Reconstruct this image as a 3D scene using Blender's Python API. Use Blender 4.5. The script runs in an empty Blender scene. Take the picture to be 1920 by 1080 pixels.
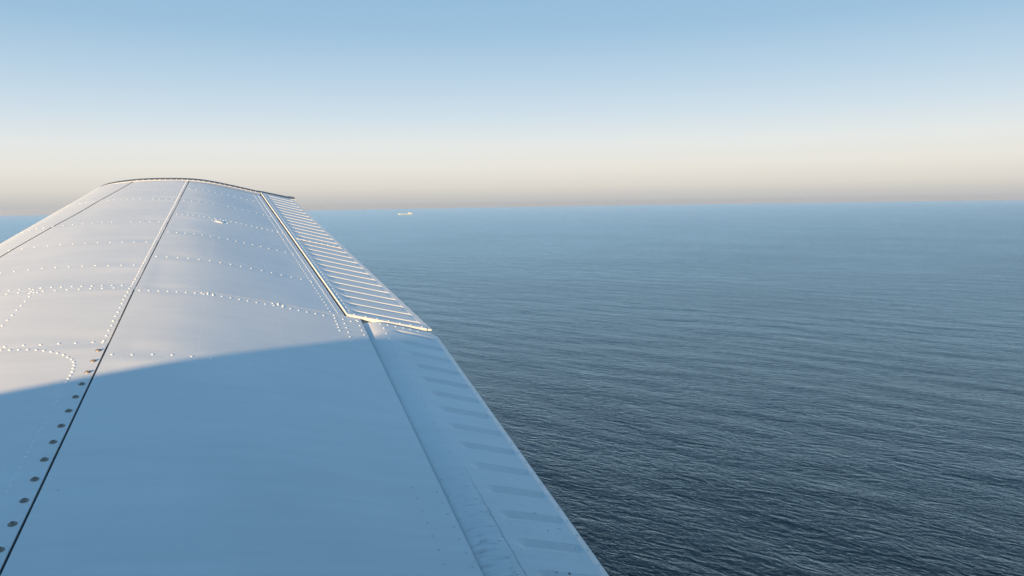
import bpy, math, random
import numpy as np
from mathutils import Matrix, Vector

random.seed(7)
rng = np.random.default_rng(11)
scene = bpy.context.scene
R = math.radians

# ------------------------------------------------------------------ frames
# The aeroplane flies 130 m above the sea, banked a little to the left.
ALT = 130.0
EARTH = 6.371e6
YAW, ELEV, TWIST = -0.3164, 0.1890, 0.0555          # attitude of the right wing


def _frame():
    S = np.array([math.sin(YAW) * math.cos(ELEV), math.cos(YAW) * math.cos(ELEV), math.sin(ELEV)])
    h = np.array([math.cos(YAW), -math.sin(YAW), 0.0])
    n = np.cross(h, S)
    A = h * math.cos(TWIST) - n * math.sin(TWIST)
    N = np.cross(A, S)
    return S, A, N


S_AX, A_AX, N_AX = _frame()                          # span, aft, up of the wing
WING_ORG = np.array([-0.9872, -0.2877, ALT - 0.875])  # leading edge on the centre line

# sunlight direction (travelling), in wing axes: outboard, aft, down
SUN_W = np.array([1.08, 1.0, -0.36])
sd = SUN_W[0] * S_AX + SUN_W[1] * A_AX + SUN_W[2] * N_AX
sd /= np.linalg.norm(sd)
SUN_EL = math.asin(-sd[2])
SUN_AZ = math.atan2(-sd[0], -sd[1])                  # clockwise from +Y

# ------------------------------------------------------------------ camera
cam_d = bpy.data.cameras.new('camera')
cam = bpy.data.objects.new('camera', cam_d)
scene.collection.objects.link(cam)
cam_d.sensor_width = 36.0
cam_d.lens = 36.0 * 1440.0 / 1920.0
cam_d.clip_start = 0.02
cam_d.clip_end = 200000.0
cam.location = (0, 0, ALT)
cam.rotation_euler = (Matrix.Rotation(R(90 - 6.395), 3, 'X') @ Matrix.Rotation(R(-0.885), 3, 'Z')).to_euler()
scene.camera = cam
scene.render.resolution_x, scene.render.resolution_y = 1024, 576

# ------------------------------------------------------------------ sky, sun, exposure
EXPOSURE = 1.02
world = bpy.data.worlds.new('World')
scene.world = world
world.use_nodes = True
wt = world.node_tree
for n_ in list(wt.nodes):
    wt.nodes.remove(n_)
w_out = wt.nodes.new('ShaderNodeOutputWorld')
w_bg = wt.nodes.new('ShaderNodeBackground')
w_sky = wt.nodes.new('ShaderNodeTexSky')
w_sky.sky_type = 'NISHITA'
w_sky.sun_disc = False
w_sky.sun_elevation = SUN_EL
w_sky.sun_rotation = SUN_AZ
w_sky.altitude = ALT
w_sky.air_density = 1.0
w_sky.dust_density = 1.6
w_sky.ozone_density = 2.0
w_bg.inputs['Strength'].default_value = 0.12
# a deep layer of sea haze lies along the whole horizon and pales the lowest sky, the same all round
SKY_K = 1.0 / (0.12 * 2 ** EXPOSURE)
w_co = wt.nodes.new('ShaderNodeTexCoord')
w_sep = wt.nodes.new('ShaderNodeSeparateXYZ')
wt.links.new(w_co.outputs['Generated'], w_sep.inputs[0])
w_ramp = wt.nodes.new('ShaderNodeValToRGB')


def lin(r, g, b):
    return tuple(((c / 255 / 12.92) if c <= 10 else ((c / 255 + 0.055) / 1.055) ** 2.4) for c in (r, g, b)) + (1,)


SKY = [(-0.01, (178, 186, 194)), (0.0, (193, 195, 197)), (0.007, (205, 203, 200)), (0.020, (224, 219, 211)), (0.042, (236, 232, 224)), (0.072, (233, 236, 235)), (0.11, (211, 226, 237)),
       (0.15, (190, 214, 233)), (0.21, (160, 196, 224)), (0.30, (140, 184, 219)), (0.45, (122, 173, 214)), (0.70, (108, 162, 207)), (1.0, (102, 156, 204))]
el_ = w_ramp.color_ramp.elements
while len(el_) < len(SKY):
    el_.new(0.5)
for e_, (p_, c_) in zip(el_, SKY):
    e_.position = (p_ + 0.05) / 1.05
    e_.color = lin(*c_)
w_map = wt.nodes.new('ShaderNodeMath')
w_map.operation = 'MULTIPLY_ADD'
w_map.inputs[1].default_value = 1 / 1.05
w_map.inputs[2].default_value = 0.05 / 1.05
wt.links.new(w_sep.outputs[2], w_map.inputs[0])
wt.links.new(w_map.outputs[0], w_ramp.inputs[0])
w_sc = wt.nodes.new('ShaderNodeVectorMath')
w_sc.operation = 'SCALE'
w_sc.inputs['Scale'].default_value = SKY_K
wt.links.new(w_ramp.outputs[0], w_sc.inputs[0])
w_mix = wt.nodes.new('ShaderNodeMix')
w_mix.data_type = 'RGBA'
w_mix.inputs[0].default_value = 0.96
wt.links.new(w_sky.outputs['Color'], w_mix.inputs[6])
wt.links.new(w_sc.outputs[0], w_mix.inputs[7])
wt.links.new(w_mix.outputs[2], w_bg.inputs['Color'])
wt.links.new(w_bg.outputs['Background'], w_out.inputs['Surface'])

sun_d = bpy.data.lights.new('sun', 'SUN')
sun_d.energy = 5.0
sun_d.angle = R(0.6)
sun_d.color = (1.0, 0.68, 0.34)
sun = bpy.data.objects.new('sun', sun_d)
scene.collection.objects.link(sun)
sun.location = (0, 0, ALT + 50)
sun.rotation_euler = Vector(sd).to_track_quat('-Z', 'Y').to_euler()

scene.view_settings.view_transform = 'Standard'
scene.view_settings.look = 'None'
scene.view_settings.exposure = EXPOSURE
scene.view_settings.gamma = 1.0
scene.view_settings.use_curve_mapping = False
scene.cycles.max_bounces = 6
scene.cycles.use_denoising = True


# ------------------------------------------------------------------ helpers
def tag(o, label=None, cat=None, group=None, kind=None):
    for k, v in (('label', label), ('category', cat), ('group', group), ('kind', kind)):
        if v:
            o[k] = v
    return o


def mesh_obj(name, verts, faces, mat, parent=None, smooth=True, sharp=None):
    me = bpy.data.meshes.new(name)
    me.from_pydata([tuple(map(float, v)) for v in verts], [], faces)
    me.materials.append(mat)
    if smooth:
        me.polygons.foreach_set('use_smooth', [True] * len(me.polygons))
        if sharp:
            me.set_sharp_from_angle(angle=R(sharp))
    me.update()
    o = bpy.data.objects.new(name, me)
    scene.collection.objects.link(o)
    if parent:
        o.parent = parent
    return o


def empty(name, mat=None, parent=None):
    o = bpy.data.objects.new(name, None)
    o.empty_display_size = 0.2
    scene.collection.objects.link(o)
    if mat is not None:
        o.matrix_world = mat
    if parent:
        o.parent = parent
    return o


class NT:
    """short hand for node materials"""

    def __init__(self, name):
        self.m = bpy.data.materials.new(name)
        self.m.use_nodes = True
        self.t = self.m.node_tree
        self.b = self.t.nodes['Principled BSDF']
        self.out = self.t.nodes['Material Output']

    def n(self, typ, **kw):
        nd = self.t.nodes.new(typ)
        for k, v in kw.items():
            if k in nd.inputs:
                nd.inputs[k].default_value = v
            else:
                setattr(nd, k, v)
        return nd

    def l(self, a, b):
        self.t.links.new(a, b)

    def math(self, op, a, b=None, c=None, clamp=False):
        nd = self.t.nodes.new('ShaderNodeMath')
        nd.operation = op
        nd.use_clamp = clamp
        for i, v in enumerate((a, b, c)):
            if v is None:
                continue
            if isinstance(v, (int, float)):
                nd.inputs[i].default_value = v
            else:
                self.l(v, nd.inputs[i])
        return nd.outputs[0]

    def ramp(self, fac, pts):
        nd = self.t.nodes.new('ShaderNodeValToRGB')
        e = nd.color_ramp.elements
        while len(e) < len(pts):
            e.new(0.5)
        for el, (p, c) in zip(e, pts):
            el.position = p
            el.color = c if len(c) == 4 else (*c, 1)
        self.l(fac, nd.inputs[0])
        return nd.outputs[0]

    def mix(self, fac, a, b):
        nd = self.t.nodes.new('ShaderNodeMix')
        nd.data_type = 'RGBA'
        for s, v in ((nd.inputs[0], fac), (nd.inputs[6], a), (nd.inputs[7], b)):
            if isinstance(v, (int, float)):
                s.default_value = v
            elif isinstance(v, tuple):
                s.default_value = (*v[:3], 1)
            else:
                self.l(v, s)
        return nd.outputs[2]

    def noise(self, vec, scale, detail=3.0, rough=0.5, dist=0.0):
        nd = self.n('ShaderNodeTexNoise', Scale=scale, Detail=detail, Roughness=rough, Distortion=dist)
        self.l(vec, nd.inputs['Vector'])
        return nd.outputs['Fac']

    def mapping(self, vec, scale=(1, 1, 1), rot=(0, 0, 0), loc=(0, 0, 0)):
        nd = self.n('ShaderNodeMapping')
        nd.inputs['Scale'].default_value = scale
        nd.inputs['Rotation'].default_value = rot
        nd.inputs['Location'].default_value = loc
        self.l(vec, nd.inputs['Vector'])
        return nd.outputs[0]


# ------------------------------------------------------------------ materials
def paint_material(name, col, rough=0.33, dirt=0.0):
    k = NT(name)
    obj = k.n('ShaderNodeTexCoord').outputs['Object']
    n1 = k.noise(obj, 2.3, 4, 0.55)
    n2 = k.noise(k.mapping(obj, (3, 22, 3)), 1.0, 4, 0.6)
    n3 = k.noise(obj, 60, 3, 0.6)
    f = k.math('MULTIPLY_ADD', n1, 0.5, k.math('MULTIPLY', n2, 0.5))
    base = k.mix(k.ramp(f, [(0.35, (0, 0, 0)), (0.68, (1, 1, 1))]), tuple(c * 0.89 for c in col), col)
    speck = k.ramp(n3, [(0.68, (0, 0, 0)), (0.78, (1, 1, 1))])
    base = k.mix(k.math('MULTIPLY', speck, 0.08), base, (0.30, 0.27, 0.23))
    if dirt:
        # exhaust and oil streaks drawn aft over the inboard end of the flap
        sep = k.n('ShaderNodeSeparateXYZ')
        k.l(obj, sep.inputs[0])
        a_, s_ = sep.outputs[0], sep.outputs[1]
        st = k.noise(k.mapping(obj, (26, 95, 26)), 1.0, 3, 0.55)
        pat = k.noise(k.mapping(obj, (16, 14, 16)), 1.0, 4, 0.6)
        inb = k.math('SUBTRACT', 1.0, k.math('SMOOTH_MIN', 1.0, k.math('MULTIPLY', k.math('SUBTRACT', s_, 1.30), 2.6), 0.2), clamp=True)
        fore = k.math('SUBTRACT', 1.0, k.math('MULTIPLY', k.math('SUBTRACT', a_, 1.452), 30.0), clamp=True)
        aftw = k.math('MULTIPLY', k.math('SUBTRACT', 1.0, fore), 0.22)
        w = k.math('MULTIPLY', inb, k.math('ADD', fore, aftw))
        sm = k.math('MULTIPLY', k.ramp(st, [(0.50, (0, 0, 0)), (0.72, (1, 1, 1))]), k.ramp(pat, [(0.3, (0, 0, 0)), (0.65, (1, 1, 1))]))
        base = k.mix(k.math('MULTIPLY', k.math('MULTIPLY', w, sm), dirt, clamp=True), base, (0.10, 0.095, 0.10))
        ln_c = k.math('MULTIPLY_ADD', s_, -0.028, 1.450 + 0.028 * 1.652)
        wob = k.math('MULTIPLY', k.math('SUBTRACT', k.noise(obj, 45, 3, 0.6), 0.5), 0.008)
        ln_d = k.math('ABSOLUTE', k.math('SUBTRACT', k.math('ADD', a_, wob), ln_c))
        ln = k.math('SUBTRACT', 1.0, k.math('MULTIPLY', ln_d, 420.0), clamp=True)
        ln = k.math('MULTIPLY', ln, k.math('MULTIPLY', k.math('SUBTRACT', 1.70, s_), 4.0, clamp=True))
        base = k.mix(k.math('MULTIPLY', ln, 0.55), base, (0.09, 0.09, 0.10))
        dots = k.ramp(k.noise(obj, 95, 1, 0.4), [(0.745, (0, 0, 0)), (0.77, (1, 1, 1))])
        base = k.mix(k.math('MULTIPLY', dots, k.math('MULTIPLY', inb, 0.8)), base, (0.05, 0.05, 0.06))
    k.l(base, k.b.inputs['Base Color'])
    k.b.inputs['Roughness'].default_value = rough
    k.l(k.math('MULTIPLY_ADD', n2, 0.16, rough - 0.08), k.b.inputs['Roughness'])
    k.b.inputs['Specular IOR Level'].default_value = 0.35
    bp = k.n('ShaderNodeBump', Strength=0.05, Distance=0.002)
    k.l(k.noise(obj, 40, 3, 0.5), bp.inputs['Height'])
    k.l(bp.outputs[0], k.b.inputs['Normal'])
    return k.m


def plain(name, col, rough=0.5, metal=0.0, var=0.15, scale=30):
    k = NT(name)
    obj = k.n('ShaderNodeTexCoord').outputs['Object']
    f = k.noise(obj, scale, 3, 0.5)
    k.l(k.mix(f, tuple(c * (1 - var) for c in col), tuple(min(1, c * (1 + var)) for c in col)), k.b.inputs['Base Color'])
    k.b.inputs['Roughness'].default_value = rough
    k.b.inputs['Metallic'].default_value = metal
    return k.m


M_PAINT = paint_material('white_wing_paint', (0.75, 0.745, 0.735))
M_FLAP = paint_material('white_flap_paint', (0.75, 0.745, 0.735), 0.33, dirt=0.5)
M_RIVET = plain('painted_rivet', (0.86, 0.855, 0.845), 0.22)
M_FLUSH = plain('worn_flush_rivet', (0.50, 0.50, 0.50), 0.5)
M_SCREW = plain('weathered_steel_screw', (0.24, 0.21, 0.18), 0.40, 0.45)
M_SPAR = plain('dark_primer', (0.085, 0.085, 0.085), 0.7)
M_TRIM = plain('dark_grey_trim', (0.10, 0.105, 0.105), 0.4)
M_CABIN = plain('grey_cabin_trim', (0.16, 0.155, 0.15), 0.8)
M_SEAL = plain('black_rubber_seal', (0.03, 0.03, 0.03), 0.6)
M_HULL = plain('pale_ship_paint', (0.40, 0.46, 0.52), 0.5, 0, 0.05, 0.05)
M_BOOT = plain('dark_antifouling', (0.10, 0.06, 0.05), 0.6, 0, 0.1, 0.05)
M_DECK = plain('ship_deck_paint', (0.40, 0.38, 0.35), 0.7, 0, 0.1, 0.05)
M_SGLASS = plain('ship_bridge_glass', (0.03, 0.04, 0.05), 0.1, 0, 0.1, 0.2)


def clear_acrylic():
    k = NT('clear_acrylic')
    t = k.n('ShaderNodeBsdfTransparent')
    t.inputs['Color'].default_value = (0.97, 0.97, 0.97, 1)
    k.l(t.outputs[0], k.out.inputs['Surface'])
    k.t.nodes.remove(k.b)
    return k.m


M_ACRYL = clear_acrylic()

WAVE_ROT = R(42)


def sea_material():
    k = NT('sea_water')
    pos = k.n('ShaderNodeNewGeometry').outputs['Position']

    def waves(wl, stretch, rot, detail, rough, seed, dist=0.0):
        v = k.mapping(pos, (1 / wl / stretch, 1 / wl, 1), (0, 0, 0), (seed, seed * 1.7, 0))
        pre = k.mapping(pos, (1, 1, 1), (0, 0, rot))
        m = v.node
        k.l(pre, m.inputs['Vector'])
        nd = k.n('ShaderNodeTexNoise', Scale=1.0, Detail=detail, Roughness=rough, Distortion=dist)
        nd.noise_dimensions = '2D'
        k.l(v, nd.inputs['Vector'])
        return nd.outputs['Fac']

    def ridge(x):        # pointed crests, broad troughs
        return k.math('SUBTRACT', 1.0, k.math('ABSOLUTE', k.math('MULTIPLY_ADD', x, 2.0, -1.0)))

    swell = waves(30.0, 3.0, WAVE_ROT, 2, 0.4, 3.1)
    sea1 = waves(6.5, 2.4, WAVE_ROT - R(6), 3, 0.5, 7.7, 0.3)
    sea2 = waves(2.3, 2.0, WAVE_ROT + R(16), 4, 0.6, 1.3, 0.2)
    rip = waves(0.8, 1.6, WAVE_ROT + R(30), 3, 0.6, 5.5)
    gust = waves(260.0, 2.2, WAVE_ROT, 3, 0.5, 9.9)
    g = k.ramp(gust, [(0.3, (0.75, 0.75, 0.75)), (0.7, (1.2, 1.2, 1.2))])
    h = k.math('MULTIPLY', swell, 2.5)
    h = k.math('MULTIPLY_ADD', ridge(sea1), 0.72, h)
    h = k.math('MULTIPLY_ADD', k.math('MULTIPLY', ridge(sea2), g), 0.34, h)
    h = k.math('MULTIPLY_ADD', k.math('MULTIPLY', rip, g), 0.11, h)
    bp = k.n('ShaderNodeBump', Strength=1.0, Distance=1.0)
    k.l(h, bp.inputs['Height'])
    # dark water body under a reflecting, slightly blue-green surface film
    nrm = bp.outputs[0]
    body = k.n('ShaderNodeBsdfDiffuse')
    body.inputs['Color'].default_value = (0.003, 0.013, 0.027, 1)
    refl = k.n('ShaderNodeBsdfGlossy', Roughness=0.17)
    refl.inputs['Color'].default_value = (0.60, 0.84, 1.0, 1)
    fr = k.n('ShaderNodeFresnel', IOR=1.37)
    k.l(nrm, fr.inputs['Normal'])
    k.l(nrm, refl.inputs['Normal'])
    k.l(nrm, body.inputs['Normal'])
    mx = k.n('ShaderNodeMixShader')
    k.l(k.math('MULTIPLY_ADD', fr.outputs[0], 1.30, -0.070, clamp=True), mx.inputs[0])
    k.l(body.outputs[0], mx.inputs[1])
    k.l(refl.outputs[0], mx.inputs[2])
    k.l(mx.outputs[0], k.out.inputs['Surface'])
    k.t.nodes.remove(k.b)
    return k.m


M_SEA = sea_material()


# ------------------------------------------------------------------ the sea: one curved sheet to beyond the horizon
def build_sea():
    nr, na = 150, 256
    rad = [0.0] + list(np.geomspace(15, 50000, nr))
    verts, faces = [(0, 0, 0)], []
    for r in rad[1:]:
        for i in range(na):
            t = 2 * math.pi * i / na
            verts.append((r * math.cos(t), r * math.sin(t), -r * r / (2 * EARTH)))
    for i in range(na):
        faces.append((0, 1 + i, 1 + (i + 1) % na))
    for j in range(nr - 1):
        o0, o1 = 1 + j * na, 1 + (j + 1) * na
        for i in range(na):
            i2 = (i + 1) % na
            faces.append((o0 + i, o1 + i, o1 + i2, o0 + i2))
    o = mesh_obj('sea', verts, faces, M_SEA)
    tag(o, 'dark blue rippled open sea stretching to the hazy horizon', 'sea', kind='structure')
    return o


build_sea()

# ------------------------------------------------------------------ the aeroplane
# local axes of the aeroplane empty: x aft, y outboard along the right wing, z up from the wing chord
M_WING = Matrix(((A_AX[0], S_AX[0], N_AX[0], WING_ORG[0]),
                 (A_AX[1], S_AX[1], N_AX[1], WING_ORG[1]),
                 (A_AX[2], S_AX[2], N_AX[2], WING_ORG[2]), (0, 0, 0, 1)))
plane = empty('airplane', M_WING)
tag(plane, 'white riveted metal low-wing light aircraft, right wing seen from the cabin', 'airplane')

SB, ST = 2.69, 5.20            # wing stations: taper break, tip
LE_T, TE_T = 0.1317, 1.2404
UPP = np.array([(0, 0), (.004, .016), (.01, .026), (.02, .0375), (.035, .048), (.05, .0555), (.08, .0645), (.10, .0695), (.15, .0785), (.2, .0858),
                (.25, .0905), (.3, .0936), (.35, .0956), (.4, .0969), (.43, .0972), (.46, .0968), (.5, .0948), (.55, .0893), (.6, .0812), (.65, .0718),
                (.7, .0617), (.75, .0512), (.8, .0405), (.85, .030), (.9, .0197), (.95, .0095), (1, 0)])
LOW = np.array([(0, 0), (.004, -.009), (.01, -.0135), (.02, -.018), (.05, -.0262), (.1, -.0352), (.2, -.0462), (.3, -.0521), (.4, -.0536), (.5, -.0496),
                (.6, -.0397), (.7, -.0265), (.8, -.0126), (.9, -.003), (1, -.0015)])


def smooth_table(tab):
    """resample to a smooth curve in sqrt(t) so that the nose stays round"""
    u = np.sqrt(tab[:, 0])
    v = tab[:, 1]
    # natural-ish cubic through pchip slopes
    h = np.diff(u)
    d = np.diff(v) / h
    m = np.zeros_like(v)
    for i in range(1, len(v) - 1):
        m[i] = (d[i - 1] * h[i] + d[i] * h[i - 1]) / (h[i] + h[i - 1])
    m[0], m[-1] = d[0], d[-1]

    def f(t):
        t = np.clip(np.asarray(t, float), 0, 1)
        x = np.sqrt(t)
        i = np.clip(np.searchsorted(u, x) - 1, 0, len(h) - 1)
        q = (x - u[i]) / h[i]
        return ((2 * q**3 - 3 * q**2 + 1) * v[i] + (q**3 - 2 * q**2 + q) * h[i] * m[i] + (-2 * q**3 + 3 * q**2) * v[i + 1] + (q**3 - q**2) * h[i] * m[i + 1])
    return f


f_up, f_low = smooth_table(UPP), smooth_table(LOW)


def LE0(s):              # nose of the basic section
    return np.where(np.asarray(s) < SB, 0.0, LE_T * (np.asarray(s) - SB) / (ST - SB))


def glove(s):            # the nose reaches further forward towards the root
    return np.interp(s, [SB, ST], [0.109, 0.0])


def LE(s):
    return LE0(s) - glove(s)


def TE(s):
    s = np.asarray(s)
    return np.where(s < SB, 1.6, 1.6 + (TE_T - 1.6) * (s - SB) / (ST - SB))


def basic_a(s, a):
    le = LE(s)
    return a + glove(s) * np.clip((0.45 - a) / (0.45 - le), 0, 1) ** 2


def top(s, a):
    c = TE(s) - LE0(s)
    return c * f_up((basic_a(s, a) - LE0(s)) / c)


def bottom(s, a):
    c = TE(s) - LE0(s)
    return c * f_low((basic_a(s, a) - LE0(s)) / c)


def s_end(a):
    return 5.085 + 0.11 * (np.asarray(a) - 0.2)


RIBS_AFT = [1.47, 2.11, 2.66, 3.11, 3.56, 3.985, 4.395, 4.795, 5.16]
RIBS_FWD = [1.2, 2.2, 2.71, 3.0, 3.39, 3.80, 4.42, 5.12]
DENTS = [(rng.uniform(1.0, 5.1), rng.uniform(0.1, 1.3), rng.uniform(.05, .13), rng.uniform(-1, 1)) for _ in range(60)]


def pillow(s, a, ribs):
    """oil-canning of the sheet between its ribs, in metres"""
    s, a = np.broadcast_arrays(np.asarray(s, float), np.asarray(a, float))
    rb = np.array(ribs)
    i = np.clip(np.searchsorted(rb, s) - 1, 0, len(rb) - 2)
    q = np.clip((s - rb[i]) / (rb[i + 1] - rb[i]), 0, 1)
    amp = 0.0023 * (0.55 + 0.45 * np.sin(i * 2.4 + a * 5.0))
    w = -amp * np.sin(math.pi * q) ** 0.8
    # tight pull-down right at the rivet line
    dr = np.minimum(np.abs(s - rb[i]), np.abs(s - rb[i + 1]))
    w = w - 0.0009 * np.exp(-(dr / 0.016) ** 2)
    w = w + 0.0006 * np.sin(7.1 * s + 3.3 * a) * np.sin(9.0 * a - 2.0 * s + 1.0)
    for sr in ribs:            # the sheet is drawn in where ribs meet the spar
        for off, k in ((0.045, -1.0), (-0.035, 0.55)):
            w = w + 0.0018 * k * np.exp(-(((s - sr - off) / 0.034) ** 2 + ((a - (0.575 if ribs is RIBS_FWD else 0.72)) / 0.075) ** 2))
    for (ds, da, r, k) in DENTS:
        w = w + 0.0010 * k * np.exp(-(((s - ds) / r) ** 2 + ((a - da) / (r * 0.8)) ** 2))
    return w


def sheet(name, ss, a0, a1, na, zfun, mat, skirt=0.004, parent=plane, aa=None):
    """a sheet-metal panel on the wing: rows at stations ss, from a0(s) to a1(s), its edges turned down by skirt"""
    verts, faces = [], []
    ns = len(ss)
    for s in ss:
        lo, hi = float(a0(s)), float(a1(s))
        row = (lo + (hi - lo) * (np.linspace(0, 1, na) if aa is None else aa))
        sv = np.full(len(row), s)
        zz = zfun(sv, row)
        verts += list(zip(row, sv, zz))
    n2 = len(verts) // ns
    for j in range(ns - 1):
        for i in range(n2 - 1):
            p = j * n2 + i
            faces.append((p, p + 1, p + n2 + 1, p + n2))
    ring = [i for i in range(n2)] + [j * n2 + n2 - 1 for j in range(1, ns)] + [(ns - 1) * n2 + i for i in range(n2 - 2, -1, -1)] + [j * n2 for j in range(ns - 2, 0, -1)]
    base = len(verts)
    for r in ring:
        x, y, z = verts[r]
        verts.append((x, y, z - skirt))
    L = len(ring)
    for i in range(L):
        i2 = (i + 1) % L
        faces.append((ring[i2], ring[i], base + i, base + i2))
    return mesh_obj(name, verts, faces, mat, parent, True, 40)


def lap_a(s):            # joint between nose skin and main skin
    return np.interp(s, [1.0, 2.5, 3.2, 4.0, 5.13], [-0.004, 0.030, 0.108, 0.208, 0.345])


def spar_a(s):
    return 0.6385


def hinge_a(s):          # aft edge of the fixed skin
    s = np.asarray(s, float)
    return np.where(s > 2.675, 1.293 + (1.037 - 1.293) * (s - 2.67) / (5.20 - 2.67), 1.346 + 0.026 * (2.657 - s))


S_IN = 0.50
ss_out = np.concatenate([np.arange(2.73, 5.08, 0.02), [5.085]])


def fwd_z(s, a):
    return top(s, a) + pillow(s, a, RIBS_FWD) * np.clip((a - 0.03) / 0.1, 0, 1)


def aft_z(s, a):
    edge = np.clip((hinge_a(s) - a) / 0.1, 0.1, 1) * np.clip((a - 0.64) / 0.05, 0.2, 1)
    return top(s, a) + pillow(s, a, RIBS_AFT) * edge


def raised(f, dz):
    return lambda s, a: f(s, a) + dz


# forward skins: outboard panel, the bay inboard of the break, and the tank cover
ss = np.concatenate([np.arange(2.7103, 5.09, 0.02)])
fwd_out = sheet('forward_skin_panel', ss, lambda s: max(lap_a(s) + 0.006, LE(s) + 0.009), lambda s: 0.6372, 44, fwd_z, M_PAINT)
ss = np.concatenate([np.arange(2.206, 2.70, 0.02), [2.7095]])
fwd_mid = sheet('bay_skin_panel', ss, lambda s: 0.020, lambda s: 0.6372, 44, fwd_z, M_PAINT)
ss = np.concatenate([np.arange(S_IN, 2.19, 0.025), [2.2025]])
tank = sheet('fuel_tank_cover', ss, lambda s: 0.020, lambda s: 0.6372, 44, raised(fwd_z, 0.0012), M_PAINT)
# tip strip of the forward skin, cut along the slanted tip rib


def tip_strip(name, a_lo, a_hi, s_from, zf, na):
    row_a = np.linspace(a_lo, a_hi, na)
    verts, faces = [], []
    for q in np.linspace(0, 1, 5):
        se = s_end(row_a)
        sv = s_from + (se - s_from) * q
        zz = zf(sv, row_a)
        verts += list(zip(row_a, sv, zz))
    for j in range(4):
        for i in range(na - 1):
            p = j * na + i
            faces.append((p, p + 1, p + na + 1, p + na))
    return mesh_obj(name, verts, faces, M_PAINT, plane)


tip_strip('tip_skin_strip', 0.34, 0.6372, float(ss_out[-1] - 0.01), fwd_z, 20)
tip_strip('tip_skin_strip', 0.6418, 1.045, 5.075, aft_z, 24)

# aft skin between spar joint and control surfaces (outboard and inboard of the break)
aa = np.linspace(0, 1, 50)
ss = np.concatenate([np.arange(2.6800, 5.085, 0.0185)])
aft_out = sheet('aft_skin_panel', ss, lambda s: 0.6418, lambda s: hinge_a(s), 50, aft_z, M_PAINT)
ss = np.concatenate([np.arange(S_IN, 2.655, 0.02), [2.662, 2.6795]])
aft_in = sheet('aft_skin_panel', ss, lambda s: 0.6418, lambda s: hinge_a(min(s, 2.674)), 52, aft_z, M_PAINT)

# spar cap seen as a dark line in the joint, and closing web under the joints
sp = sheet('spar_cap', np.arange(S_IN, 5.10, 0.1), lambda s: 0.615, lambda s: 0.665, 4, lambda s, a: top(s, a) - 0.0055, M_SPAR, 0.02)
nose_web = sheet('lap_backing_strip', np.arange(2.2, 5.09, 0.08), lambda s: max(lap_a(s) - 0.01, LE(s) + 0.003), lambda s: lap_a(s) + 0.02, 4, lambda s, a: top(s, a) - 0.004, M_SPAR, 0.004)
rib_web = sheet('break_rib_cap', [2.18, 2.23], lambda s: 0.02, lambda s: 0.64, 30, lambda s, a: top(s, a) - 0.005, M_SPAR, 0.004)
rib_web2 = sheet('break_rib_cap', [2.69, 2.73], lambda s: 0.02, lambda s: 0.64, 30, lambda s, a: top(s, a) - 0.004, M_PAINT, 0.004)
rib_web3 = sheet('break_rib_cap', [2.66, 2.70], lambda s: 0.64, lambda s: 1.29, 30, lambda s, a: top(s, a) - 0.004, M_PAINT, 0.004)


def nose_skin():
    """leading edge skin wrapped from the lap joint round the nose to the lower surface"""
    ss = np.concatenate([np.arange(S_IN, 5.06, 0.03), [5.06]])
    n_u, n_l = 26, 16
    verts, faces = [], []
    for s in ss:
        le, te = float(LE0(s)), float(TE(s))
        c = te - le
        tl = max((float(basic_a(s, lap_a(s))) - le) / c, 0.013)
        u = np.linspace(math.sqrt(tl), 0, n_u) ** 2
        v = np.linspace(0, math.sqrt(0.30), n_l)[1:] ** 2
        grid = np.linspace(float(LE(s)), 0.6, 400)
        au = np.interp(le + c * u, basic_a(s, grid), grid)
        av = np.interp(le + c * v, basic_a(s, grid), grid)
        zu = c * f_up(u) + pillow(np.full(n_u, s), au, RIBS_FWD) * np.clip(u / 0.06, 0, 1)
        zl = c * f_low(v)
        verts += [(x, s, z) for x, z in zip(au, zu)]
        verts += [(x, s, z) for x, z in zip(av, zl)]
    m = n_u + n_l - 1
    for j in range(len(ss) - 1):
        for i in range(m - 1):
            p = j * m + i
            faces.append((p, p + m, p + m + 1, p + 1))
    return mesh_obj('leading_edge_skin', verts, faces, M_PAINT, plane)


hinge_cove = sheet('hinge_cove', np.linspace(2.69, 5.19, 40), lambda s: hinge_a(s) - 0.02, lambda s: hinge_a(s) + 0.03, 4, lambda s, a: top(s, a) - 0.009, M_SPAR, 0.01)
nose = nose_skin()
low_skin = sheet('lower_skin', np.arange(S_IN, 5.10, 0.1), lambda s: LE0(s) + 0.295 * (TE(s) - LE0(s)), lambda s: hinge_a(s) + 0.01, 20, bottom, M_PAINT, 0.003)


# ------------------------------------------------------------------ control surfaces
def groove_profile(s, centres, half, depth):
    d = np.min(np.abs(s - centres))
    return -depth * max(0.0, 1.0 - d / half)


AIL_IN, AIL_OUT = 2.690, 5.205


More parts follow.
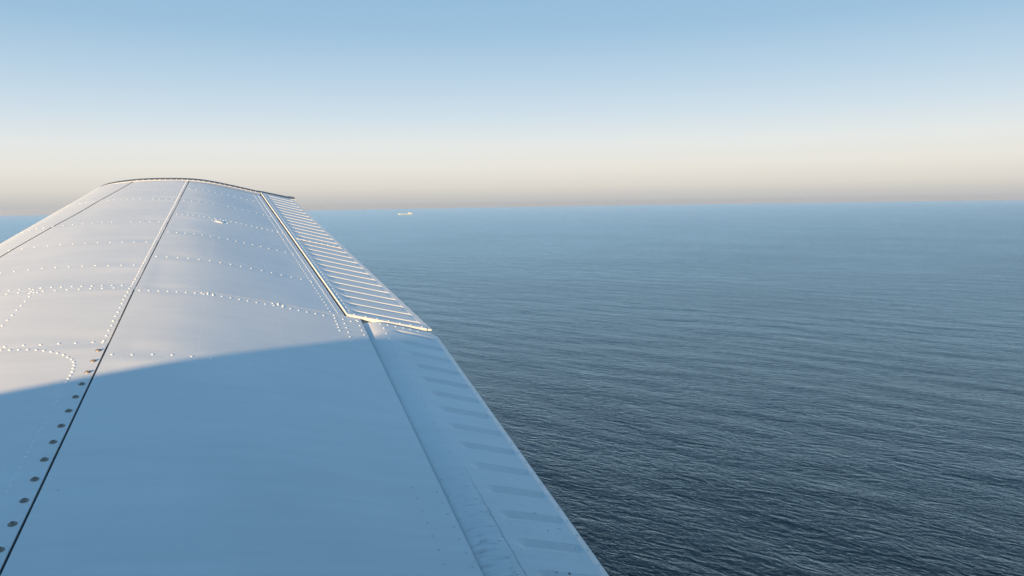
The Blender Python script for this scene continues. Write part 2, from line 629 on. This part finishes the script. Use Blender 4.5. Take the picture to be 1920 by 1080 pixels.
def build_aileron():
    cent = np.array([2.752 + 0.0942 * i for i in range(26)])
    cent = cent[cent < 5.17]
    gl = []
    for c in cent:
        gl += [c - 0.015, c - 0.009, c - 0.004, c, c + 0.0045, c + 0.010]
    ss = np.unique(np.round(np.array([AIL_IN] + gl + [AIL_OUT]), 4))
    q = np.array([0, .015, .04, .10, .12, .145, .17, .23, .30, .45, .60, .75, .86, .90, .915, .93, .96, 1.0])
    verts, faces = [], []
    nq = len(q)
    for s in ss:
        a0 = float(1.293 + (1.037 - 1.293) * (s - 2.67) / (5.20 - 2.67)) + 0.010
        a1 = float(TE(s)) + 0.004
        a = a0 + (a1 - a0) * q
        z = top(np.full(nq, s), np.minimum(a, TE(s))) + 0.0045
        z[0] -= 0.010
        z[1] -= 0.001
        d = s - cent[np.argmin(np.abs(s - cent))]
        prof = max(0.0, 1 - d / 0.010) if d >= 0 else max(0.0, 1 + d / 0.015)
        env = np.interp(q, [0, .10, .17, .90, .925, 1], [0, 0, 1, 1, 0, 0])
        z = z - 0.0075 * prof * env
        zl = np.minimum(z - 0.003, bottom(np.full(nq, s), np.minimum(a, TE(s))) + 0.002)
        verts += [(x, s, zz) for x, zz in zip(a, z)]
        verts += [(x, s, zz) for x, zz in zip(a, zl)]
    m = 2 * nq
    n = len(ss)
    for j in range(n - 1):
        b = j * m
        for i in range(nq - 1):
            faces.append((b + i, b + i + 1, b + m + i + 1, b + m + i))
            faces.append((b + nq + i + 1, b + nq + i, b + m + nq + i, b + m + nq + i + 1))
        faces.append((b, b + m, b + m + nq, b + nq))
        faces.append((b + nq - 1, b + 2 * nq - 1, b + m + 2 * nq - 1, b + m + nq - 1))
    for j in (0, n - 1):
        b = j * m
        for i in range(nq - 1):
            fc = (b + i, b + nq + i, b + nq + i + 1, b + i + 1)
            faces.append(fc if j == 0 else fc[::-1])
    return mesh_obj('aileron', verts, faces, M_PAINT, plane, True, 24)


aileron = build_aileron()
aileron['label'] = 'white aileron with many pressed chordwise grooves'


def flap_lip(s):
    return 1.346 + 0.026 * (2.657 - s)


def flap_te(s):
    return 1.602 + 0.024 * (2.66 - s)


def flap_z(s, a):
    """flap top: straight taper aft, round nose tucked under the fixed skin"""
    base = np.interp(a, [1.30, 1.346, 1.42, 1.50, 1.606, 1.66], [0.075, 0.0655, 0.0515, 0.034, 0.0075, -0.006]) - 0.010
    nose = np.clip((1.425 - a) / 0.10, 0, 1)
    return base - 0.052 * (1 - np.sqrt(np.maximum(0, 1 - nose ** 2)))


FLAP_OUT = 2.664


def build_flap():
    cent = np.array([2.598 - 0.1035 * i for i in range(21)])
    cent = cent[cent > 0.62]
    gl = []
    for c in cent:
        gl += [c - 0.0187, c - 0.018, c - 0.0173, c - 0.0007, c, c + 0.0007, c + 0.0173, c + 0.018, c + 0.0187]
    ss = np.unique(np.round(np.array([0.56] + gl + [FLAP_OUT]), 4))
    q = np.concatenate([np.linspace(0, .40, 14), [.43, .46, .48, .50, .53, .58, .70, .82, .88, .905, .92, .935, .945, .955, .962, 1.0]])
    nq = len(q)
    verts, faces = [], []
    for s in ss:
        a0, a1 = flap_lip(s) - 0.012, flap_te(s) + 0.020
        a = a0 + (a1 - a0) * q
        sh = 0.026 * (2.657 - s)
        z = flap_z(s, a - sh) - 0.02 * sh
        i = np.argmin(np.abs(s - cent))
        d = s - cent[i]
        prof = max(0.0, 1 - d / 0.018) if d >= 0 else max(0.0, 1 + d / 0.018)
        env = np.interp(q, [0, .395, .46, .88, .915, 1], [0, 0, 1, 1, 0, 0])
        z = z - 0.0070 * prof * env
        z = z - 0.005 * np.clip((q - 0.935) / 0.065, 0, 1) - 0.0030 * (q > 0.93)
        zl = np.minimum(z - 0.004, np.interp(q, [0, .3, 1], [-0.03, -0.028, -0.02]))
        zl[-1] = z[-1] - 0.003
        verts += [(x, s, zz) for x, zz in zip(a, z)]
        verts += [(x, s, zz) for x, zz in zip(a, zl)]
    m = 2 * nq
    n = len(ss)
    for j in range(n - 1):
        b = j * m
        for i in range(nq - 1):
            faces.append((b + i, b + i + 1, b + m + i + 1, b + m + i))
            faces.append((b + nq + i + 1, b + nq + i, b + m + nq + i, b + m + nq + i + 1))
        faces.append((b, b + m, b + m + nq, b + nq))
        faces.append((b + nq - 1, b + 2 * nq - 1, b + m + 2 * nq - 1, b + m + nq - 1))
    for j in (0, n - 1):
        b = j * m
        for i in range(nq - 1):
            fc = (b + i, b + nq + i, b + nq + i + 1, b + i + 1)
            faces.append(fc if j == 0 else fc[::-1])
    return mesh_obj('flap', verts, faces, M_FLAP, plane, True, 11)


flap = build_flap()
flap['label'] = 'white flap with pressed grooves and sooty streaks at its inboard end'

# aileron end flange: the folded sheet edge facing the flap
fl_a = np.linspace(1.300, 1.585, 24)
vv, ff = [], []
for a_ in fl_a:
    zt = float(top(2.70, min(a_, 1.598))) + 0.0062
    vv += [(a_, 2.712, zt), (a_, 2.689, zt), (a_, 2.6845, zt - 0.004), (a_, 2.6845, zt - 0.011)]
for i in range(len(fl_a) - 1):
    for k_ in range(3):
        ff.append((i * 4 + k_, i * 4 + k_ + 1, i * 4 + 5 + k_, i * 4 + 4 + k_))
mesh_obj('end_flange', vv, ff, M_PAINT, aileron, True, 35)
# hinge-side lip of the aileron
vv, ff = [], []
hs = np.linspace(2.69, 5.2, 60)
for s in hs:
    a0 = float(1.293 + (1.037 - 1.293) * (s - 2.67) / (5.20 - 2.67)) + 0.010
    for da, dz in ((-0.001, -0.006), (0.0, 0.0042), (0.0012, 0.0056), (0.0045, 0.0056), (0.006, 0.0042)):
        vv.append((a0 + da, s, float(top(s, a0 + da)) + dz))
for i in range(len(hs) - 1):
    for k_ in range(4):
        ff.append((i * 5 + k_, i * 5 + k_ + 1, i * 5 + 6 + k_, i * 5 + 5 + k_))
mesh_obj('leading_lip', vv, ff, M_PAINT, aileron, True, 50)
# joint strip across the aileron at its splice
vv, ff = [], []
for i, q in enumerate(np.linspace(0.06, 0.93, 10)):
    for ds, dz in ((-0.016, 0.004), (-0.0145, 0.0062), (0.006, 0.0062), (0.0075, 0.004)):
        s = 3.895 + ds
        a0 = float(1.293 + (1.037 - 1.293) * (s - 2.67) / 2.53) + 0.010
        a = a0 + (float(TE(s)) - a0) * q
        vv.append((a, s, float(top(s, a)) + dz))
for i in range(9):
    for k_ in range(3):
        ff.append((i * 4 + k_, i * 4 + 4 + k_, i * 4 + 5 + k_, i * 4 + 1 + k_))
mesh_obj('splice_strip', vv, ff, M_PAINT, aileron, True, 35)


# ------------------------------------------------------------------ wing tip cap
def build_tip():
    ts = np.concatenate([np.linspace(0, 1, 46) ** 1.6])
    prof = [(-0.020, 0.0016), (-0.018, 0.0036), (-0.002, 0.0036), (0.010, 0.0080), (0.030, 0.0090), (0.055, 0.002), (0.075, -0.034), (0.088, -0.06), (0.09, -0.085)]
    verts, faces = [], []
    m = len(prof)
    for t in ts:
        le, te = 0.125, 1.262
        a = le + (te - le) * t
        se = float(s_end(a)) - 0.012 if a < 1.03 else float(s_end(a)) + 0.008
        k = 1.0 + 0.6 * max(0, (t - 0.8) / 0.2)
        thin = min(1.0, 0.25 + 2.2 * t) * min(1.0, (1.02 - t) * 3.2)
        z0 = float(top(5.17, max(a, 0.1319) if a < 1.24 else 1.24))
        for ds, dz in prof:
            verts.append((a + 0.03 * max(0, ds) * (1 - 2 * t) / 0.09, se + ds * (k if ds > 0 else 1), z0 + dz * (thin if dz < 0 else 1)))
    for j in range(len(ts) - 1):
        for i in range(m - 1):
            p = j * m + i
            faces.append((p, p + m, p + m + 1, p + 1))
    o = mesh_obj('wing_tip_cap', verts, faces, M_PAINT, plane, True, 40)
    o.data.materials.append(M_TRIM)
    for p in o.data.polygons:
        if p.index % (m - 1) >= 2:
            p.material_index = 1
    return o


tip = build_tip()


# ------------------------------------------------------------------ rivets and screws
def dome(r, h, seg=8, rings=2):
    verts, faces = [], []
    for k in range(rings):
        ph = (math.pi / 2) * k / rings
        for i in range(seg):
            t = 2 * math.pi * i / seg
            verts.append((r * math.cos(ph) * math.cos(t), r * math.cos(ph) * math.sin(t), h * math.sin(ph)))
    verts.append((0, 0, h))
    for k in range(rings - 1):
        for i in range(seg):
            i2 = (i + 1) % seg
            faces.append((k * seg + i, k * seg + i2, (k + 1) * seg + i2, (k + 1) * seg + i))
    for i in range(seg):
        faces.append(((rings - 1) * seg + i, (rings - 1) * seg + (i + 1) % seg, len(verts) - 1))
    return np.array(verts), faces


RV, RF = dome(0.0035, 0.0021)
FV, FF = dome(0.0034, 0.0004)
TV, TF = dome(0.0030, 0.0017)

rivets = []            # (part, a, s, z, slope, flush)


def surf_pt(part, s, a):
    if part is flap:
        z = float(flap_z(s, a - 0.026 * (2.657 - s)))
        z2 = float(flap_z(s, a + 0.004 - 0.026 * (2.657 - s)))
    elif part is aileron:
        z = float(top(s, a)) + 0.0045
        z2 = float(top(s, a + 0.004)) + 0.0045
    elif part is tank:
        z, z2 = float(fwd_z(s, a)) + 0.0012, float(fwd_z(s, a + 0.004)) + 0.0012
    elif part is tip:
        z, z2 = float(top(s, a)) + 0.0036, float(top(s, a + 0.004)) + 0.0036
    elif part in (aft_out, aft_in):
        z, z2 = float(aft_z(s, a)), float(aft_z(s, a + 0.004))
    else:
        z, z2 = float(fwd_z(s, a)), float(fwd_z(s, a + 0.004))
    return z, (z2 - z) / 0.004


def rivet(part, s, a, flush=0, dz=0.0):
    s += random.uniform(-.0012, .0012)
    a += random.uniform(-.0008, .0008)
    z, sl = surf_pt(part, s, a)
    rivets.append((part, a, s, z - 0.0002 + dz, sl, flush))


def row(part, p0, p1, pitch, flush=0, skip=(), dz=0.0):
    d = math.hypot(p1[0] - p0[0], p1[1] - p0[1])
    n = max(1, round(d / pitch))
    for i in range(n + 1):
        if i in skip:
            continue
        t = i / n
        rivet(part, p0[0] + (p1[0] - p0[0]) * t, p0[1] + (p1[1] - p0[1]) * t, flush, dz)


# ribs aft of the spar
row(aft_out, (4.795, 0.662), (4.795, 1.04), 0.034)
row(aft_out, (4.395, 0.662), (4.387, 1.09), 0.037, skip=(5,))
row(aft_out, (3.990, 0.660), (3.970, 1.136), 0.024)
row(aft_out, (3.575, 0.658), (3.525, 1.164), 0.0335)
row(aft_out, (3.130, 0.658), (3.085, 1.209), 0.0375)
row(aft_in, (2.668, 0.657), (2.640, 1.217), 0.027)
row(aft_in, (2.118, 0.658), (2.098, 1.30), 0.0445)
row(aft_in, (1.474, 0.669), (1.468, 1.28), 0.044, flush=1)
for c_, n_ in (((2.668, 0.853), 3), ((2.668, 1.070), 3)):
    for i in range(n_):
        rivet(aft_in, c_[0] + 0.006 + 0.006 * i - .012, c_[1] + 0.002)
    rivet(aft_in, c_[0] - 0.002, c_[1] + 0.017)
    rivet(aft_in, c_[0] - 0.012, c_[1] + 0.018)
    rivet(aft_in, c_[0] - 0.000, c_[1] - 0.016)
# stringers, flush headed
row(aft_out, (2.72, 0.851), (3.70, 0.838), 0.030, flush=1)
row(aft_in, (2.14, 0.856), (2.64, 0.852), 0.033, flush=1)
row(aft_out, (2.70, 1.069), (3.55, 1.017), 0.030, flush=1)
row(aft_in, (2.10, 1.072), (2.63, 1.071), 0.033, flush=1)
# ribs forward of the spar
row(fwd_out, (4.415, 0.605), (4.42, 0.24), 0.031, skip=(4,))
row(fwd_out, (3.795, 0.603), (3.80, 0.185), 0.037, skip=(4,))
row(fwd_out, (3.375, 0.597), (3.385, 0.125), 0.0415)
row(fwd_out, (3.000, 0.600), (3.000, 0.075), 0.040)
row(nose, (4.42, 0.205), (4.42, 0.12), 0.03)
row(nose, (3.80, 0.150), (3.80, 0.07), 0.03)
row(nose, (3.385, 0.09), (3.385, 0.05), 0.03)
row(fwd_out, (2.738, 0.597), (2.742, 0.20), 0.0285)
row(fwd_mid, (2.700, 0.580), (2.700, 0.19), 0.0315)
# doubled corner and slanting stiffener inboard of the break
row(fwd_mid, (2.690, 0.362), (2.215, 0.352), 0.042)
for p_ in ((2.742, 0.372), (2.728, 0.352)):
    rivet(fwd_out, *p_)
for p_ in ((2.690, 0.372), (2.684, 0.353)):
    rivet(fwd_mid, *p_)
# spar line
row(fwd_out, (2.720, 0.6265), (5.07, 0.6265), 0.0215, flush=2)
row(fwd_mid, (2.263, 0.6245), (2.690, 0.6245), 0.0392)
for s_ in (2.223, 2.212):
    rivet(fwd_mid, s_, 0.6245)
# seam of the tank cover and rivets round the filler panel
row(fwd_mid, (2.216, 0.600), (2.216, 0.25), 0.041)
path = [(2.190, 0.30), (2.190, 0.394), (2.1865, 0.421), (2.181, 0.455), (2.170, 0.492), (2.152, 0.523), (2.128, 0.551), (2.098, 0.574), (2.060, 0.587), (2.020, 0.591), (1.10, 0.589)]
pp = np.array(path)
seg = np.hypot(*np.diff(pp, axis=0).T)
cum = np.concatenate([[0], np.cumsum(seg)])
for d_ in np.arange(0, cum[-1], 0.0205):
    rivet(tank, float(np.interp(d_, cum, pp[:, 0])), float(np.interp(d_, cum, pp[:, 1])))
# along the aileron hinge
for off, pitch, s0 in ((-0.020, 0.0205, 2.70), (-0.045, 0.036, 2.70)):
    for s_ in np.arange(s0, 5.05, pitch):
        rivet(aft_out, float(s_), float(hinge_a(s_)) + off, 2)
for s_ in np.arange(2.70, 5.18, 0.040):
    a0_ = 1.293 + (1.037 - 1.293) * (s_ - 2.67) / 2.53 + 0.010
    rivet(aileron, float(s_), a0_ + 0.016, 2)
# corner doubler at the inboard end of the aileron
row(aft_in, (2.665, 1.254), (2.514, 1.257), 0.030)
row(aft_in, (2.640, 1.282), (2.426, 1.286), 0.041)
row(aft_in, (2.645, 1.333), (2.466, 1.337), 0.042)
for p_ in ((2.632, 1.308), (2.652, 1.330)):
    rivet(aft_in, *p_)
row(aft_in, (2.40, 1.288), (1.15, 1.318), 0.0445, flush=1)
row(aft_in, (2.42, 1.340), (1.15, 1.371), 0.0445, flush=1)
# aileron ends and splice
row(aileron, (2.6985, 1.327), (2.6985, 1.57), 0.0415, dz=0.0017)
for q_ in np.linspace(0.1, 0.9, 8):
    a0_ = 1.293 + (1.037 - 1.293) * (3.89 - 2.67) / 2.53 + 0.010
    rivet(aileron, 3.890, a0_ + (float(TE(3.89)) - a0_) * q_, dz=0.0017)
# flap
row(flap, (2.648, 1.410), (2.648, 1.545), 0.030)
row(flap, (2.605, 1.415), (1.10, 1.449), 0.0515)
for s_ in np.arange(1.0, 2.63, 0.0525):
    a_ = flap_te(s_) + 0.010
    z_ = float(flap_z(s_, a_ - 0.026 * (2.657 - s_))) - 0.0055
    rivets.append((flap, a_, float(s_), z_, -0.22, 0))
# tip flange
for a_ in np.arange(0.36, 1.03, 0.030):
    rivet(tip, float(s_end(a_)) - 0.018, float(a_))
# inspection cover surround
for t_ in np.linspace(0.15, math.pi * 2 - 0.3, 7):
    rivet(aft_out, 3.935 + 0.034 * math.sin(t_), 0.85 + 0.034 * math.cos(t_))

# screws along the aft edge of the tank cover
screw_at = [1.17 + 0.0698 * i for i in range(15)]


def screw_mesh():
    seg = 14
    rings = [(0.0074, 0.0), (0.0070, 0.0009), (0.0056, 0.0016), (0.0053, 0.0024), (0.0043, 0.0033), (0.0020, 0.0037), (0.0016, 0.0022)]
    v, f = [], []
    for r, h in rings:
        for i in range(seg):
            t = 2 * math.pi * i / seg
            v.append((r * math.cos(t), r * math.sin(t), h))
    for k in range(len(rings) - 1):
        for i in range(seg):
            i2 = (i + 1) % seg
            f.append((k * seg + i, k * seg + i2, (k + 1) * seg + i2, (k + 1) * seg + i))
    f.append(tuple((len(rings) - 1) * seg + i for i in range(seg)))
    me = bpy.data.meshes.new('screw')
    me.from_pydata(v, [], f)
    me.materials.append(M_SCREW)
    me.polygons.foreach_set('use_smooth', [True] * len(me.polygons))
    me.set_sharp_from_angle(angle=R(35))
    return me


me_screw = screw_mesh()
for s_ in screw_at:
    z_, sl_ = surf_pt(tank, s_, 0.6243)
    o = bpy.data.objects.new('screw', me_screw)
    scene.collection.objects.link(o)
    o.parent = tank
    o.matrix_basis = Matrix.Translation((0.6243, s_, z_ - 0.0002)) @ Matrix.Rotation(-math.atan(sl_), 4, 'Y')

# inspection cover, slightly bulged
cv, cf = dome(0.024, 0.006, 20, 4)
z_, sl_ = surf_pt(aft_out, 3.925, 0.85)
ic = mesh_obj('inspection_cover', cv, cf, M_PAINT, aft_out)
ic.matrix_basis = Matrix.Translation((0.85, 3.925, z_ - 0.001)) @ Matrix.Rotation(-math.atan(sl_), 4, 'Y')

# the 300 rivets nearest the cabin are objects, the rest one mesh
cam_l = np.array(M_WING.inverted() @ Vector((0, 0, ALT)))


def rkey(r):
    p = np.array((r[1], r[2], r[3]))
    d = np.linalg.norm(p - cam_l)
    return d * (1.6 if r[5] == 1 else 1.0)


inview = [r for r in rivets]
inview.sort(key=rkey)
near, far = inview[:300], inview[300:]


def rmesh(name, v, f):
    me = bpy.data.meshes.new(name)
    me.from_pydata([tuple(x) for x in v], [], f)
    me.materials.append(M_RIVET)
    me.polygons.foreach_set('use_smooth', [True] * len(me.polygons))
    return me


me_r, me_f, me_t = rmesh('rivet', RV, RF), rmesh('flush_rivet', FV, FF), rmesh('small_rivet', TV, TF)
me_f.materials[0] = M_FLUSH
for (part, a_, s_, z_, sl_, fl_) in near:
    o = bpy.data.objects.new('rivet', (me_r, me_f, me_t)[fl_])
    scene.collection.objects.link(o)
    o.parent = part
    o.matrix_basis = Matrix.Translation((a_, s_, z_)) @ Matrix.Rotation(-math.atan(sl_), 4, 'Y')
fv, ff = [], []
for (part, a_, s_, z_, sl_, fl_) in far:
    V_, F_ = ((RV, RF), (FV, FF), (TV, TF))[fl_]
    b = len(fv)
    for x, y, z in V_:
        fv.append((a_ + x, s_ + y, z_ + z + sl_ * x))
    ff += [tuple(i + b for i in f) for f in F_]
tag(mesh_obj('rivet_field', fv, ff, M_RIVET, plane), kind='stuff')

# ------------------------------------------------------------------ fuselage (behind and round the camera; its cowling shades the wing root)
DIH = R(7.0)


def fus(lat, a, upv):
    """fuselage axes -> wing axes: lateral, aft, up"""
    return (a, lat * math.cos(DIH) + upv * math.sin(DIH), -lat * math.sin(DIH) + upv * math.cos(DIH))


# stations: aft, half width, bottom, shoulder height, top height
STN = [(-1.70, 0.30, 0.02, 0.36, 0.46), (-1.60, 0.40, -0.06, 0.45, 0.56), (-1.35, 0.48, -0.12, 0.49, 0.615), (-1.0, 0.52, -0.16, 0.54, 0.695), (-0.55, 0.545, -0.2, 0.615, 0.812),
       (-0.10, 0.56, -0.2, 0.66, 1.06), (0.25, 0.56, -0.2, 0.70, 1.27), (0.50, 0.56, -0.2, 0.70, 1.32), (0.80, 0.56, -0.2, 0.70, 1.33), (1.20, 0.56, -0.2, 0.70, 1.33), (1.60, 0.55, -0.2, 0.70, 1.31),
       (2.00, 0.53, -0.18, 0.70, 1.26), (2.6, 0.44, -0.12, 0.66, 1.05), (3.6, 0.28, 0.05, 0.60, 0.84), (4.9, 0.10, 0.25, 0.52, 0.66)]


def section(st):
    a, w, b, sh, t = st
    wr = w * (0.74 if t > 1.0 else 0.62)
    half = [(0, b), (w * 0.7, b + 0.01), (w * 0.95, b + 0.12), (w, b + 0.3), (w, 0.52 if sh > 0.52 else sh * 0.9), (w * 0.995, sh), (wr + (w - wr) * 0.55, sh + (t - sh) * 0.55),
            (wr, sh + (t - sh) * 0.86), (wr * 0.55, sh + (t - sh) * 0.975), (0, t)]
    return [fus(x, a, y) for x, y in half] + [fus(-x, a, y) for x, y in half[-2:0:-1]]


def build_fuselage():
    rings = [section(st) for st in STN]
    m = len(rings[0])
    verts = [v for r in rings for v in r]
    faces = []
    panes = {'windshield': [], 'side_window': []}
    for j in range(len(rings) - 1):
        a_mid = 0.5 * (STN[j][0] + STN[j + 1][0])
        for i in range(m):
            i2 = (i + 1) % m
            fc = (j * m + i, j * m + i2, (j + 1) * m + i2, (j + 1) * m + i)
            hi = i in (5, 6, 11, 12)
            lo = i in (4, 13)
            if -0.55 < a_mid < 0.25 and 5 <= i <= 12:
                panes['windshield'].append(fc)
            elif 0.25 < a_mid < 2.5 and (hi or (lo and 0.5 < a_mid)) and i in (4, 5, 6):
                panes['side_window'].append(fc)
            elif 0.25 < a_mid < 2.0 and i in (11, 12):
                panes['side_window'].append(fc)
            else:
                faces.append(fc)
    faces.append(tuple(range(m))[::-1])
    faces.append(tuple((len(rings) - 1) * m + i for i in range(m)))
    o = mesh_obj('fuselage', verts, faces, M_PAINT, plane, True, 40)
    sol = o.modifiers.new('shell', 'SOLIDIFY')
    sol.thickness = 0.012
    sol.offset = 0
    o.data.materials.append(M_CABIN)
    sol.material_offset = 1

    def sub(name, fl):
        used = sorted({v for f in fl for v in f})
        ix = {v: k for k, v in enumerate(used)}
        return mesh_obj(name, [verts[v] for v in used], [tuple(ix[v] for v in f) for f in fl], M_ACRYL, o)
    sub('windshield', panes['windshield'])
    right = [f for f in panes['side_window'] if verts[f[0]][1] > 0]
    left = [f for f in panes['side_window'] if verts[f[0]][1] <= 0]
    sub('side_window', right)
    sub('side_window', left)
    return o


fuselage = build_fuselage()

# ------------------------------------------------------------------ the cargo ship near the horizon
def build_ship():
    az = math.atan((763 - 960) / 1440.0)
    d = 9700.0
    L = 178.0
    x, y = d * math.sin(az), d * math.cos(az)
    z = -d * d / (2 * EARTH)
    rot = Matrix.Rotation(-az + R(6), 4, 'Z')
    root = empty('cargo_ship', Matrix.Translation((x, y, z)) @ rot)
    tag(root, 'small white cargo ship near the horizon with its deckhouse aft', 'ship')

    def hull_part(name, z0, z1, mat, w0, w1):
        st = [(-0.5, 0.02, 1.0), (-0.47, 0.35, 1.0), (-0.40, 0.8, 0.8), (-0.33, 1, 0.25), (-0.28, 1, 0), (0.0, 1, 0), (0.25, 1, 0), (0.30, 1, 0.15), (0.45, 0.95, 0.2), (0.5, 0.82, 0.25)]
        v, f = [], []
        for t, w, sheer in st:
            top_ = z1 + (4.5 * sheer if z1 > 5 else 0)
            rake = -3.5 if t < -0.45 else 0
            v += [(t * L, -w * w0, z0), (t * L + rake, -w * w1, top_), (t * L + rake, w * w1, top_), (t * L, w * w0, z0)]
        for j in range(len(st) - 1):
            b = j * 4
            for k in range(3):
                f.append((b + k, b + k + 1, b + 5 + k, b + 4 + k))
        f.append((0, 1, 2, 3)[::-1])
        e = (len(st) - 1) * 4
        f.append((e, e + 1, e + 2, e + 3))
        return mesh_obj(name, v, f, mat, root, False)

    def box(name, cx, cy, z0, sx, sy, sz, mat, parent=root, taper=1.0):
        v = []
        for k, zz in ((1, z0), (taper, z0 + sz)):
            v += [(cx - sx / 2 * k, cy - sy / 2 * k, zz), (cx + sx / 2 * k, cy - sy / 2 * k, zz), (cx + sx / 2 * k, cy + sy / 2 * k, zz), (cx - sx / 2 * k, cy + sy / 2 * k, zz)]
        f = [(3, 2, 1, 0), (4, 5, 6, 7), (0, 1, 5, 4), (1, 2, 6, 5), (2, 3, 7, 6), (3, 0, 4, 7)]
        return mesh_obj(name, v, f, mat, parent, False)

    hull_part('waterline_band', -3, 2.6, M_BOOT, 11, 12.4)
    hull_part('hull', 2.6, 9.0, M_HULL, 12.4, 13)
    for i in range(5):
        hc = box('hatch_cover', -L * 0.27 + i * 20.5, 0, 9.0, 16, 17, 2.0, M_DECK)
    dh = box('deckhouse', L * 0.345, 0, 9.8, 46, 22, 5.5, M_HULL)
    br = box('bridge_block', L * 0.245, 0, 15.3, 19, 23, 13, M_HULL, dh)
    box('bridge_window', L * 0.245 - 9.6, 0, 24.5, 0.5, 20, 2.0, M_SGLASS, dh)
    box('upper_house', L * 0.39, 0, 15.3, 22, 17, 5, M_HULL, dh)
    box('funnel', L * 0.37, 0, 20.3, 8, 7, 6.5, M_HULL, root, 0.8)
    box('mast', L * 0.245, 0, 28.3, 1.5, 1.5, 10, M_HULL, root, 0.4)
    box('foremast', -L * 0.44, 0, 13, 1.2, 1.2, 12, M_HULL, root, 0.5)
    box('deck_crane', -L * 0.03, 0, 9, 3, 3, 13, M_HULL, root, 0.7)
    return root


build_ship()


# ------------------------------------------------------------------ sea air: pale haze over the water
def build_haze():
    B = 50500.0
    z0, z1 = -B * B * 2 / (2 * EARTH) - 5.0, ALT + 2.0
    v = [(x, y, z) for z in (z0, z1) for x, y in ((-B, -B), (B, -B), (B, B), (-B, B))]
    f = [(3, 2, 1, 0), (4, 5, 6, 7), (0, 1, 5, 4), (1, 2, 6, 5), (2, 3, 7, 6), (3, 0, 4, 7)]
    m = bpy.data.materials.new('sea_haze')
    m.use_nodes = True
    t = m.node_tree
    t.nodes.remove(t.nodes['Principled BSDF'])
    pv = t.nodes.new('ShaderNodeVolumePrincipled')
    pv.inputs['Color'].default_value = (0.83, 0.88, 0.97, 1)
    pv.inputs['Density'].default_value = 1.8e-5
    pv.inputs['Anisotropy'].default_value = 0.2
    t.links.new(pv.outputs[0], t.nodes['Material Output'].inputs['Volume'])
    o = mesh_obj('haze', v, f, m, None, False)
    tag(o, 'thin pale haze over the water towards the horizon', 'haze', kind='stuff')


build_haze()
